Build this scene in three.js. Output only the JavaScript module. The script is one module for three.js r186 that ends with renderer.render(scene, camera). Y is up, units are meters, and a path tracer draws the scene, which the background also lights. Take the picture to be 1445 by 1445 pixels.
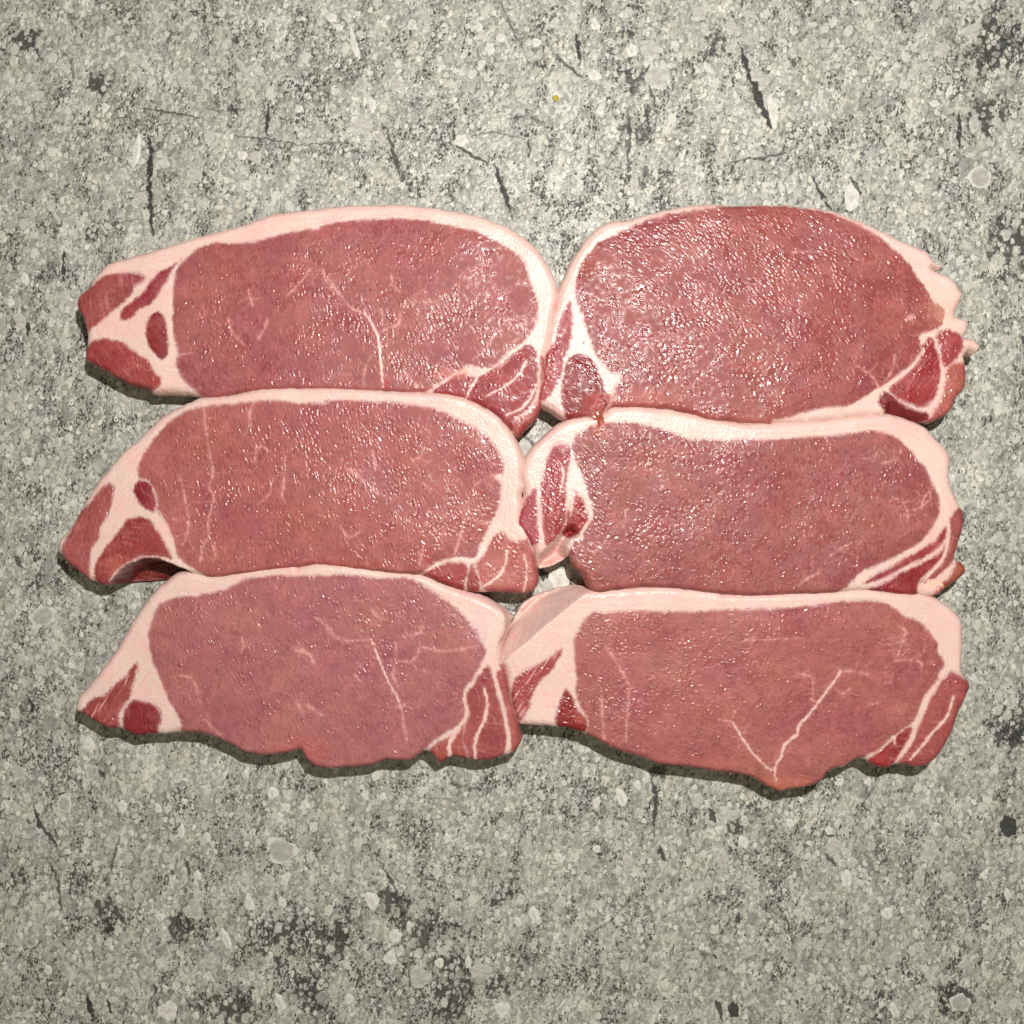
import * as THREE from 'three';
import { RectAreaLightUniformsLib } from 'three/addons/lights/RectAreaLightUniformsLib.js';

// ------------------------------------------------------------------ camera, lamps, exposure
const H = 0.375;                       // camera height above the worktop (m)
const S = H / 1445;                    // metres per photograph pixel on the worktop
const scene = new THREE.Scene();
scene.background = new THREE.Color(0.012, 0.011, 0.010);
const camera = new THREE.PerspectiveCamera(2 * Math.atan(0.5) * 180 / Math.PI, 1, 0.01, 20);
camera.position.set(0, H, 0);
camera.up.set(0, 0, -1);
camera.lookAt(0, 0, 0);
const renderer = new THREE.WebGLRenderer({ antialias: true });
renderer.toneMapping = THREE.LinearToneMapping;
renderer.toneMappingExposure = 1.0;
renderer.shadowMap.enabled = true;
const lamp = new THREE.PointLight(new THREE.Color(1, 0.975, 0.94), 0.95, 0, 2);   // small hard lamp above the far edge
lamp.position.set((950 - 722.5) * S, 0.465, (215 - 722.5) * S);
lamp.castShadow = true; lamp.shadow.radius = 0.3;
lamp.shadow.mapSize.set(2048, 2048); lamp.shadow.camera.near = 0.05; lamp.shadow.camera.far = 2; lamp.shadow.bias = -0.0005;
scene.add(lamp);
RectAreaLightUniformsLib.init();
const fill = new THREE.RectAreaLight(new THREE.Color(1, 0.95, 0.72), 0.66, 1.4, 1.4);   // added fill for the dim room, unseen panel set to lift the near side
fill.position.set(-0.1, 1.15, 0.6); fill.lookAt(0, 0, 0);
scene.add(fill);

// ------------------------------------------------------------------ helpers
function hash(x, y, s) {
  let h = (x | 0) * 374761393 + (y | 0) * 668265263 + (s | 0) * 1274126177;
  h = Math.imul(h ^ (h >>> 13), 1274126177); h ^= h >>> 16;
  h = Math.imul(h, 2246822519); h ^= h >>> 13;
  return (h >>> 0) / 4294967296;
}
function rng(seed) { let n = 0; return () => hash(n++, seed, 77); }
const GX = new Float32Array(256), GY = new Float32Array(256);
for (let i = 0; i < 256; i++) { GX[i] = Math.cos(i / 256 * 6.2831853); GY[i] = Math.sin(i / 256 * 6.2831853); }
function perlin(x, y, s) {                                  // about -0.7 .. 0.7
  const xi = Math.floor(x), yi = Math.floor(y), fx = x - xi, fy = y - yi;
  const u = fx * fx * fx * (fx * (fx * 6 - 15) + 10), v = fy * fy * fy * (fy * (fy * 6 - 15) + 10);
  const g = (a, b) => { const k = (hash(xi + a, yi + b, s) * 256) | 0; return GX[k] * (fx - a) + GY[k] * (fy - b); };
  const a = g(0, 0), b = g(1, 0), c = g(0, 1), d = g(1, 1);
  return a + (b - a) * u + (c - a) * v + (a - b - c + d) * u * v;
}
const sm = (a, b, x) => { const t = Math.min(1, Math.max(0, (x - a) / (b - a))); return t * t * (3 - 2 * t); };
const mix = (a, b, t) => a + (b - a) * t;
const ZONE = { A: [80, 260], B: [440, 260], C: [60, 520], D: [420, 520], E: [80, 760], F: [420, 760], G: [740, 260], H: [1020, 260], I: [700, 540], J: [1020, 540], K: [690, 780], L: [1020, 780] };
const Q = 400 / 1445;
function pts(str) {                                          // outline points, measured in twelve close views; -> photograph pixels
  let z = ZONE.A; const out = [];
  for (const w of str.trim().split(/\s+/)) {
    if (ZONE[w]) { z = ZONE[w]; continue; }
    const [x, y] = w.split(',').map(Number);
    out.push([z[0] + x * Q, z[1] + y * Q]);
  }
  return out;
}
function smoothLoop(p, closed, n = 4) {
  const out = [], L = p.length, get = (i) => closed ? p[(i + L) % L] : p[Math.min(L - 1, Math.max(0, i))];
  for (let i = 0; i < (closed ? L : L - 1); i++) {
    const a = get(i - 1), b = get(i), c = get(i + 1), d = get(i + 2);
    for (let k = 0; k < n; k++) {
      const t = k / n, t2 = t * t, t3 = t2 * t, f = (j) => 0.5 * (2 * b[j] + (c[j] - a[j]) * t + (2 * a[j] - 5 * b[j] + 4 * c[j] - d[j]) * t2 + (3 * b[j] - a[j] - 3 * c[j] + d[j]) * t3);
      const lin = [mix(b[0], c[0], t), mix(b[1], c[1], t)];
      out.push([mix(lin[0], f(0), 0.8), mix(lin[1], f(1), 0.8)]);
    }
  }
  if (!closed) out.push(p[L - 1]);
  return out;
}
function segDist(px, py, a, b) {
  const dx = b[0] - a[0], dy = b[1] - a[1], t = Math.min(1, Math.max(0, ((px - a[0]) * dx + (py - a[1]) * dy) / (dx * dx + dy * dy + 1e-9)));
  const ex = px - a[0] - dx * t, ey = py - a[1] - dy * t;
  return [ex * ex + ey * ey, t];
}
class Field {                                                // values on a regular grid over a chop
  constructor(x0, y0, nx, ny, st) { Object.assign(this, { x0, y0, nx, ny, st }); this.v = new Float32Array(nx * ny); }
  like() { return new Field(this.x0, this.y0, this.nx, this.ny, this.st); }
  each(f) { for (let j = 0, k = 0; j < this.ny; j++) for (let i = 0; i < this.nx; i++, k++) this.v[k] = f(this.x0 + i * this.st, this.y0 + j * this.st, k); return this; }
  at(x, y) {
    let u = (x - this.x0) / this.st, w = (y - this.y0) / this.st;
    u = Math.min(this.nx - 1.001, Math.max(0, u)); w = Math.min(this.ny - 1.001, Math.max(0, w));
    const i = u | 0, j = w | 0, a = u - i, b = w - j, k = j * this.nx + i, v = this.v;
    return (v[k] * (1 - a) + v[k + 1] * a) * (1 - b) + (v[k + this.nx] * (1 - a) + v[k + this.nx + 1] * a) * b;
  }
}
function polyField(base, poly, reach = 60) {                 // signed distance, positive inside
  const f = base.like(); let x0 = 1e9, x1 = -1e9, y0 = 1e9, y1 = -1e9;
  for (const [x, y] of poly) { x0 = Math.min(x0, x); x1 = Math.max(x1, x); y0 = Math.min(y0, y); y1 = Math.max(y1, y); }
  const n = poly.length;
  return f.each((x, y) => {
    const o = Math.max(x0 - x, x - x1, y0 - y, y - y1);
    if (o > reach) return -o;
    let best = 1e9, inside = false;
    for (let i = 0, j = n - 1; i < n; j = i++) {
      const a = poly[i], b = poly[j], d = segDist(x, y, a, b)[0];
      if (d < best) best = d;
      if ((a[1] > y) !== (b[1] > y) && x < (b[0] - a[0]) * (y - a[1]) / (b[1] - a[1]) + a[0]) inside = !inside;
    }
    return (inside ? 1 : -1) * Math.sqrt(best);
  });
}
function strokeField(f, line, width) {                       // raises f to (half width - distance), tapering at both ends
  const n = line.length - 1;
  for (let s = 0; s < n; s++) {
    const a = line[s], b = line[s + 1], m = width + 8;
    const i0 = Math.max(0, Math.floor((Math.min(a[0], b[0]) - m - f.x0) / f.st)), i1 = Math.min(f.nx - 1, Math.ceil((Math.max(a[0], b[0]) + m - f.x0) / f.st));
    const j0 = Math.max(0, Math.floor((Math.min(a[1], b[1]) - m - f.y0) / f.st)), j1 = Math.min(f.ny - 1, Math.ceil((Math.max(a[1], b[1]) + m - f.y0) / f.st));
    for (let j = j0; j <= j1; j++) for (let i = i0; i <= i1; i++) {
      const x = f.x0 + i * f.st, y = f.y0 + j * f.st, [d2, t] = segDist(x, y, a, b), u = (s + t) / n;
      const w = width * 0.5 * (0.45 + 0.55 * Math.sqrt(Math.max(0, Math.sin(Math.PI * Math.min(0.97, Math.max(0.03, u)))))) * (1 + 0.6 * perlin(x / 9, y / 9, 5));
      const k = j * f.nx + i, d = w - Math.sqrt(d2);
      if (d > f.v[k]) f.v[k] = d;
    }
  }
}
function dataTexture(data, w, h, srgb) {
  const t = new THREE.DataTexture(data, w, h, THREE.RGBAFormat);
  t.magFilter = THREE.LinearFilter; t.minFilter = THREE.LinearMipmapLinearFilter; t.generateMipmaps = true;
  if (srgb) t.colorSpace = THREE.SRGBColorSpace;
  t.needsUpdate = true; return t;
}
const enc = (c) => { c = Math.min(1, Math.max(0, c)); return 255 * (c <= 0.0031308 ? 12.92 * c : 1.055 * Math.pow(c, 1 / 2.4) - 0.055); };
const lin = (r, g, b) => { const c = new THREE.Color().setRGB(r / 255, g / 255, b / 255, THREE.SRGBColorSpace); return [c.r, c.g, c.b]; };
const used = {};
function numbered(name) { const n = used[name] = (used[name] ?? -1) + 1; return n ? `${name}_${String(n).padStart(3, '0')}` : name; }

// ------------------------------------------------------------------ the stone worktop
const GW = 0.42, GN = 2048;                                  // texture side in metres and in texels
const PATCH = '555,1275,36 595,1320,50 645,1372,46 700,1392,26 640,1410,46 390,1320,54 470,1330,40 330,1425,50 440,1400,40 890,110,36 895,180,36 905,250,26 1400,60,60 1390,160,40 1430,340,56 60,820,22 150,1290,40 1425,1030,46 40,60,30 140,120,30 1010,60,24 1040,1165,24 930,1090,18 705,1265,24 250,1310,34 1350,1410,40 130,330,20'.split(' ').map((s) => s.split(',').map(Number));
const CRACKS = [
  ['208,190 213,215 210,250 212,300 216,335', 6, 1], ['378,150 377,170 375,192', 5, 1], ['90,352 89,375 88,402', 4, 1], ['196,152 240,158 282,165', 3, 0.8], ['330,190 372,194 420,204 480,200', 2.4, 0.7],
  ['150,317 180,312 200,308', 2, 0.6], ['45,140 50,170', 2.5, 0.6], ['543,180 555,215 566,255', 4, 0.9], ['697,230 708,262 720,298', 6, 1], ['638,180 643,205 665,218 690,232', 3.4, 0.9], ['780,75 800,92 820,108', 4, 0.8],
  ['812,45 816,66 818,90', 5, 1], ['708,5 722,40 742,78', 2.4, 0.7], ['745,195 747,222', 3.4, 0.9], ['652,192 700,186 742,196', 2.2, 0.6], ['600,200 618,196 640,206', 2.2, 0.7], ['913,110 925,150', 3, 0.8], ['885,150 888,185 886,240', 4, 0.8],
  ['1046,68 1058,104 1072,145 1088,180', 9, 1], ['1022,233 1050,224 1080,222 1110,214', 3, 0.8], ['1147,250 1158,272 1172,296', 5, 1], ['1352,158 1354,185 1355,212', 6, 1], ['1200,250 1212,268 1210,285', 4, 0.8], ['1410,60 1425,90', 4, 0.8],
  ['48,1135 56,1165 80,1192', 5, 0.9], ['68,1215 82,1245 85,1285', 4, 0.8], ['40,985 48,1005', 5, 1], ['140,1085 148,1100', 5, 0.8], ['122,1405 132,1440', 6, 1], ['150,1410 158,1430', 5, 1], ['415,1365 420,1395', 5, 0.9], ['260,1210 268,1235', 4, 0.8],
  ['535,1215 550,1240 560,1262', 4, 0.8], ['920,1095 925,1130 922,1170', 6, 0.9], ['930,1195 938,1215', 7, 0.9], ['640,1115 668,1105 700,1140', 2, 0.4], ['1000,1140 1008,1160', 8, 0.9], ['1165,1205 1180,1222', 5, 0.8], ['1010,1410 1020,1440', 6, 0.9],
  ['60,1095 85,1080 110,1060', 2, 0.7], ['148,1245 160,1210 168,1180', 2.4, 0.7], ['20,780 30,800', 5, 0.8], ['36,450 40,475', 6, 1], ['1050,1265 1150,1320 1210,1310', 2, 0.35], ['730,600 760,640', 4, 0.7], ['762,800 775,830', 8, 1],
].map(([s, w, k]) => [s.split(' ').map((q) => q.split(',').map(Number)), w, k]);
function buildWorktop() {
  const color = new Uint8Array(GN * GN * 4), relief = new Uint8Array(GN * GN * 4);
  const P = GW / S / GN, O = 722.5 - GW / S / 2;             // texel -> photograph pixels
  const crack = new Float32Array(GN * GN);
  for (const [line, width, k] of CRACKS) for (let s = 0; s + 1 < line.length; s++) {
    const a = line[s], b = line[s + 1], m = width + 6, n = line.length - 1;
    const i0 = Math.max(0, ((Math.min(a[0], b[0]) - m - O) / P) | 0), i1 = Math.min(GN - 1, ((Math.max(a[0], b[0]) + m - O) / P) | 0), j0 = Math.max(0, ((Math.min(a[1], b[1]) - m - O) / P) | 0), j1 = Math.min(GN - 1, ((Math.max(a[1], b[1]) + m - O) / P) | 0);
    for (let j = j0; j <= j1; j++) for (let i = i0; i <= i1; i++) {
      const x = O + i * P, y = O + j * P, wx = x + 4 * perlin(x / 9, y / 9, 31) + 2 * perlin(x / 3.5, y / 3.5, 33), wy = y + 4 * perlin(x / 9, y / 9, 32);
      const [d2, t] = segDist(wx, wy, a, b), u = (s + t) / n, w = 0.5 * width * (0.25 + 0.9 * Math.sin(Math.PI * Math.min(1, Math.max(0, u)))) * (1 + 0.9 * perlin(x / 13, y / 13, 34));
      const q = k * sm(0.9, -0.7, Math.sqrt(d2) - w);
      if (q > crack[j * GN + i]) crack[j * GN + i] = q;
    }
  }
  const W = [0, 0, 0, 0, 0];
  const worley = (x, y, s) => {                               // -> W: F1, F2, id of the cell
    const xi = Math.floor(x), yi = Math.floor(y); let f1 = 9, f2 = 9, id = 0;
    for (let b = -1; b <= 1; b++) for (let a = -1; a <= 1; a++) {
      const dx = xi + a + hash(xi + a, yi + b, s) - x, dy = yi + b + hash(xi + a, yi + b, s + 1) - y, d = dx * dx + dy * dy;
      if (d < f1) { f2 = f1; f1 = d; id = hash(xi + a, yi + b, s + 2); } else if (d < f2) f2 = d;
    }
    W[0] = Math.sqrt(f1); W[1] = Math.sqrt(f2); W[2] = id;
  };
  const ca = Math.cos(0.22), sa = Math.sin(0.22);
  for (let j = 0; j < GN; j++) for (let i = 0; i < GN; i++) {
    const x = O + i * P, y = O + j * P, wx = x + 2.2 * perlin(x / 7, y / 7, 1) + 1.2 * perlin(x / 2.6, y / 2.6, 2), wy = y + 2.2 * perlin(x / 7, y / 7, 3) + 1.2 * perlin(x / 2.6, y / 2.6, 4);
    let patch = 0.35 * Math.max(0, perlin(x / 120, y / 120, 9) + 0.1);
    for (const [px, py, r] of PATCH) { const d2 = (x - px) ** 2 + (y - py) ** 2; if (d2 < r * r * 4) patch = Math.max(patch, Math.exp(-d2 / (r * r) * 1.3)); }
    const rx = ca * wx + sa * wy, ry = -sa * wx + ca * wy;     // the grain of the stone leans a little
    const streak = perlin(rx / 26, ry / 80, 55) + 0.6 * perlin(rx / 11, ry / 34, 56);
    let c = 0.395 * (1 + 0.2 * perlin(x / 70, y / 70, 5) + 0.2 * perlin(x / 22, y / 22, 6) + 0.2 * streak), h = 0.5, hue = perlin(x / 40, y / 40, 7);
    const gate = perlin(x / 34, y / 34, 43), rough = sm(-0.2, 0.4, 0.6 * gate - 0.7 * streak + 0.8 * perlin(x / 130, y / 130, 44)), open = sm(-0.3, 0.25, perlin(x / 9, y / 9, 45));
    worley(rx / 3.5, ry / 4.8, 10);
    const e1 = sm(0.0, 0.34, W[1] - W[0]);
    c *= (0.68 + 0.64 * W[2]) * mix(1, 0.5 + 0.5 * e1, 0.35 + 0.5 * rough); h += 0.12 * (W[2] - 0.5) - 0.2 * (1 - e1) * (0.4 + 0.6 * rough);
    hue += 0.35 * (W[2] - 0.5);
    const vug = Math.abs(perlin(rx / 30 + 0.3 * perlin(x / 12, y / 12, 58), ry / 75, 57)), ridge = sm(0.075, 0.01, vug) * sm(-0.12, 0.4, perlin(x / 60, y / 60, 59) + 0.5 * perlin(x / 9, y / 9, 60) + 0.2 * patch);
    const pocket = Math.max(sm(0.5, 0.74, 0.9 * patch + 0.62 * perlin(rx / 11, ry / 19, 46) + 0.3 * perlin(x / 5, y / 5, 47) + 0.12 * rough), 0.8 * ridge * sm(-0.35, 0.2, perlin(x / 5, y / 6, 62)));
    c = mix(c, 0.055, 0.86 * pocket); h -= 0.3 * pocket;
    worley(rx / 8.4 + 7, ry / 10.5, 20);
    if (W[2] < 0.3 + 0.26 * rough + 0.34 * patch) { const rr = 0.44 + 0.1 * perlin(x / 3.2, y / 3.2, 23), e = sm(rr + 0.08, rr - 0.08, W[0]) * sm(0.02, 0.16, W[1] - W[0]), rim = sm(rr + 0.22, rr + 0.04, W[0]) * (1 - e) * open; c = mix(c * (1 - 0.55 * rim), 0.29 + 0.34 * hash(W[2] * 1e6, 3, 8) + 0.07 * perlin(x / 3, y / 3, 21), 0.74 * e); h += 0.14 * e - 0.16 * rim; }
    worley(rx / 15 + 3, ry / 19, 24);
    if (W[2] < 0.17 + 0.16 * patch) { const rr = 0.42 + 0.12 * perlin(x / 5, y / 5, 25), e = sm(rr + 0.06, rr - 0.06, W[0]), rim = sm(rr + 0.15, rr + 0.03, W[0]) * (1 - e) * open; c = mix(c * (1 - 0.5 * rim), 0.34 + 0.24 * hash(W[2] * 1e6, 4, 8) + 0.08 * perlin(x / 4, y / 4, 22) + 0.05 * (hash(i >> 1, j >> 1, 9) - 0.5), 0.7 * e); h += 0.1 * e - 0.12 * rim; }
    const n1 = perlin(rx / 2.6, ry / 4.6, 41) + 0.7 * perlin(rx / 6, ry / 12, 42) + 0.3 * (rough - 0.5);
    let fleck = sm(0.38, 0.54, n1 + 0.36 * gate + 0.25 * patch) * 0.85;
    fleck = Math.max(fleck, 0.9 * sm(0.46, 0.56, perlin(rx / 5.5, ry / 9.5, 48) + 0.2 * perlin(x / 3, y / 3, 49) + 0.2 * gate));
    fleck = Math.max(fleck, crack[j * GN + i]);
    c = mix(c, 0.03, 0.95 * fleck); h -= 0.4 * fleck;
    const white = sm(0.42, 0.56, perlin(rx / 4.2, ry / 5.6, 51) + 0.14 * perlin(x / 50, y / 50, 52)); c = mix(c, 0.66, 0.75 * white); h += 0.08 * white;
    const g = hash(i, j, 61) - 0.5; c *= 1 + 0.16 * g; h += 0.05 * g;
    c = 0.36 * Math.pow(Math.max(c, 0.012) / 0.36, 1.2);
    const brown = sm(0.3, 0.55, perlin(x / 15, y / 9, 71) + 0.3 * perlin(x / 90, y / 90, 72)) * (1 - white) * 0.5, k = (j * GN + i) * 4;
    color[k] = enc(c * (0.985 + 0.03 * hue)); color[k + 1] = enc(c * (0.97 - 0.05 * brown - 0.004 * hue)); color[k + 2] = enc(c * (0.84 - 0.14 * brown - 0.06 * hue + 0.08 * white)); color[k + 3] = 255;
    relief[k] = 255 * Math.min(1, Math.max(0, h)); relief[k + 1] = 255 * (0.46 + 0.2 * fleck + 0.12 * perlin(x / 5, y / 5, 81)); relief[k + 2] = 0; relief[k + 3] = 255;
  }
  const cm = dataTexture(color, GN, GN, true), rm = dataTexture(relief, GN, GN, false);
  for (const t of [cm, rm]) t.wrapS = t.wrapT = THREE.MirroredRepeatWrapping;
  const m = new THREE.MeshStandardMaterial({ map: cm, bumpMap: rm, roughnessMap: rm, roughness: 1, bumpScale: 0.00045 });
  const geo = new THREE.BoxGeometry(0.8, 0.02, 0.8); geo.translate(0, -0.01, 0);
  const p = geo.attributes.position, uv = geo.attributes.uv, nr = geo.attributes.normal;
  for (let i = 0; i < p.count; i++) {
    const side = Math.abs(nr.getY(i)) < 0.5, x = p.getX(i) + (side && Math.abs(nr.getX(i)) > 0.5 ? p.getY(i) : 0), z = p.getZ(i) + (side && Math.abs(nr.getZ(i)) > 0.5 ? p.getY(i) : 0);
    uv.setXY(i, x / GW + 0.5, z / GW + 0.5);
  }
  const top = new THREE.Mesh(geo, m); top.name = 'stone_worktop';
  top.userData = { kind: 'structure', label: 'grey stone worktop with pale pebbles and dark pits under the chops' };
  top.castShadow = top.receiveShadow = true; scene.add(top);
  return top;
}
const worktop = buildWorktop();

// pebbles set in the stone: traced ones first (x, y, radii, turn in degrees, tone), then scattered smaller ones
const PEBBLES = `468,25,8,7,0,w 478,38,7,5,20,w 345,100,5,26,-32,l 193,212,6,24,8,w 198,279,11,9,20,l 261,110,12,10,0,l 342,219,8,7,30,w 360,221,10,9,0,l 422,154,7,5,-30,w 276,246,10,8,10,l 35,392,6,8,0,w 28,452,9,13,-30,l 15,427,6,6,0,w 90,419,8,9,0,l 213,340,10,8,0,l
918,70,14,15,0,l 839,106,11,8,15,w 892,71,9,10,0,w 757,60,7,7,0,w 676,38,5,7,0,w 707,53,7,6,0,w 692,68,6,9,-30,w 651,198,11,9,-30,w 560,120,10,9,0,l 500,62,5,26,-14,w 927,110,18,17,0,l 895,259,7,16,8,l 847,156,6,8,0,w 538,196,5,12,0,l 495,259,6,8,0,l 511,178,16,13,0,l 525,148,6,12,-10,w
1202,279,12,20,0,w 1091,158,7,26,-8,w 1319,146,8,5,0,w 1371,44,15,11,-30,l 1289,104,7,8,0,l 1406,171,7,7,0,l 1383,250,17,17,0,r 1420,331,8,9,0,l 1375,175,8,14,0,l 985,20,9,12,-30,l 1032,39,10,10,0,l 1004,151,6,8,0,l 1328,70,10,10,0,l 1078,116,8,13,25,l 1067,105,9,11,0,l 1335,112,9,6,-20,l 1340,128,5,9,20,w 1178,214,7,6,0,l 1362,235,10,16,20,g
125,1050,9,10,-20,w 397,1200,24,20,20,r 385,1119,9,9,0,w 274,1284,14,16,0,l 256,1173,5,11,5,w 352,1274,7,14,-15,w 173,1138,7,10,0,w 223,1141,5,8,-20,w 294,1357,12,11,0,l 237,1427,15,14,0,w 395,1415,7,15,-18,w 319,1325,6,17,-22,w 379,1242,9,9,0,l 279,1236,6,7,0,w 28,1091,12,9,10,l 455,1408,11,10,0,g 226,1294,8,6,0,w 91,1134,10,14,-10,r 71,1020,15,13,-20,g 470,1400,8,10,0,l 395,1152,5,6,0,w 405,1140,5,7,0,w
525,1271,10,14,-20,w 558,1321,9,11,10,w 551,1352,10,11,0,w 593,1380,17,16,0,l 620,1359,7,8,0,w 709,1425,11,12,0,w 493,1410,7,8,0,w 543,1205,5,18,-18,l 746,1191,5,17,4,l 631,1183,5,8,0,w 754,1291,8,13,-20,w 731,1301,5,8,-20,w 789,1277,6,10,10,l 842,1198,6,6,0,w 877,1125,8,14,-20,w 842,1133,5,10,20,w 884,1218,6,15,5,l 922,1377,8,14,10,l 900,1108,5,8,-15,w 789,1211,6,9,-40,w 679,1370,18,11,0,l 661,1358,5,10,0,w 577,1307,4,8,10,w 640,1280,7,5,0,l
1195,1240,8,14,0,w 1252,1289,9,9,0,w 1049,1188,8,10,-30,w 1422,1262,5,9,-15,w 1262,1425,6,13,-25,w 1177,1193,11,12,0,l 1314,1200,12,15,10,l 1297,1239,8,13,0,l 1343,1240,7,11,0,l 1361,1361,9,8,0,l 1413,1422,11,10,0,l 1030,1150,14,8,-10,l 1019,1213,10,13,0,l 1390,1234,5,9,25,w 1170,1172,6,7,0,w 1230,1268,5,8,20,l 1423,1166,13,17,-10,d 1035,1425,8,12,-10,d 1355,1415,16,14,0,r 985,1130,8,12,10,l 1000,1245,6,9,0,l 1062,1295,8,11,0,g
60,870,20,15,-25,r 70,800,9,16,10,g 38,650,8,6,0,w 100,640,7,7,0,l 96,585,9,9,0,g 20,560,10,8,0,l 740,640,14,20,20,l 790,818,17,18,5,w 772,828,9,12,0,l 1385,640,9,12,0,l 1420,480,10,8,0,l 1410,760,9,11,0,l 45,760,8,9,0,g 120,720,8,7,0,l 1425,900,9,10,0,l 30,930,7,9,0,l 150,800,6,7,0,w`.split(/\s+/).map((s) => s.split(','));
{
  const N = 128, tex = (seed, lo, hi, rim) => {
    const d = new Uint8Array(N * N * 4);
    for (let j = 0; j < N; j++) for (let i = 0; i < N; i++) {
      const n = perlin(i / 5, j / 5, seed) + 0.6 * perlin(i / 2.3, j / 2.3, seed + 1) + 0.35 * (hash(i, j, seed) - 0.5), r = Math.hypot(i - N / 2, j - N / 2) / (N / 2) + 0.12 * perlin(i / 14, j / 14, seed + 2);
      const big = perlin(i / 24, j / 24, seed + 3);
      let c = mix(lo, hi, 0.5 + 0.95 * n + 0.8 * big); if (rim) c = mix(c, 0.64, 0.75 * sm(0.5, 0.72, r)); else c = mix(c, c * 0.86, sm(0.5, 0.2, r) * 0.7);
      const k = (j * N + i) * 4, pit = sm(0.45, 0.6, perlin(i / 6, j / 6, seed + 4)); c = mix(c, 0.07, 0.5 * pit);
      d[k] = enc(c); d[k + 1] = enc(c * 0.962); d[k + 2] = enc(c * 0.86); d[k + 3] = 255;
    }
    return dataTexture(d, N, N, true);
  };
  const mats = {}; let sd = 300;
  for (const [key, lo, hi, rim] of [['w', 0.48, 0.74], ['l', 0.32, 0.54], ['g', 0.17, 0.36], ['d', 0.025, 0.07], ['r', 0.29, 0.42, true]]) mats[key] = [0, 1].map(() => { const t = tex(sd += 10, lo, hi, rim); return new THREE.MeshStandardMaterial({ map: t, roughness: 0.55, bumpMap: t, bumpScale: 0.00012 }); });
  const shapes = [];
  for (let v = 0; v < 9; v++) {                               // low irregular domes, unit size
    const r = rng(400 + v), n = 14, pos = [0, 1, 0], uv = [0.5, 0.5], idx = [], sides = 3 + Math.floor(r() * 3), ph = r() * 6.28, corner = 0.06 + 0.12 * r();
    const rad = [...Array(n)].map((_, i) => 1 + corner * Math.cos(sides * i / n * 6.283 + ph) + 0.16 * (r() - 0.5));
    [[0.55, 0.93], [0.84, 0.66], [1, -0.3]].forEach(([q, y], k) => {
      for (let i = 0; i < n; i++) { const a = i / n * 6.283, x = Math.cos(a) * rad[i] * q, z = Math.sin(a) * rad[i] * q; pos.push(x, y + (k < 2 ? 0.16 * (r() - 0.5) : 0), z); uv.push(0.5 + x * 0.42, 0.5 + z * 0.42); }
      for (let i = 0; i < n; i++) { const a = 1 + k * n + i, b = 1 + k * n + (i + 1) % n; if (!k) idx.push(0, b, a); else idx.push(a - n, b, a, a - n, b - n, b); }
    });
    const g = new THREE.BufferGeometry(); g.setAttribute('position', new THREE.Float32BufferAttribute(pos, 3)); g.setAttribute('uv', new THREE.Float32BufferAttribute(uv, 2)); g.setIndex(idx); g.computeVertexNormals();
    shapes.push(g);
  }
  const r = rng(501), put = (x, y, rx, ry, deg, tone) => {
    const e = new THREE.Mesh(shapes[(r() * shapes.length) | 0], mats[tone][(r() * 2) | 0]); e.name = numbered('pebble');
    e.scale.set(rx * S, (rx > 11 ? 0.0001 : 0.00024) * (0.8 + 0.5 * r()), ry * S); e.rotation.y = -deg * Math.PI / 180; e.position.set((x - 722.5) * S, -0.00002, (y - 722.5) * S);
    e.castShadow = e.receiveShadow = true; worktop.add(e);
  };
  for (const p of PEBBLES) put(...p.slice(0, 5).map(Number), p[5]);
  for (let k = 0; k < 165; k++) {
    const x = r() * 1445, y = r() * 1445, a = 3.6 + 3.6 * r() * r(), t = r();
    if (x > 130 && x < 1350 && y > 310 && y < 1060) continue;
    put(x, y, a, a * (0.8 + 0.7 * r()), -30 + 50 * r(), t < 0.45 ? 'w' : t < 0.92 ? 'l' : 'g');
  }
}

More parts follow.
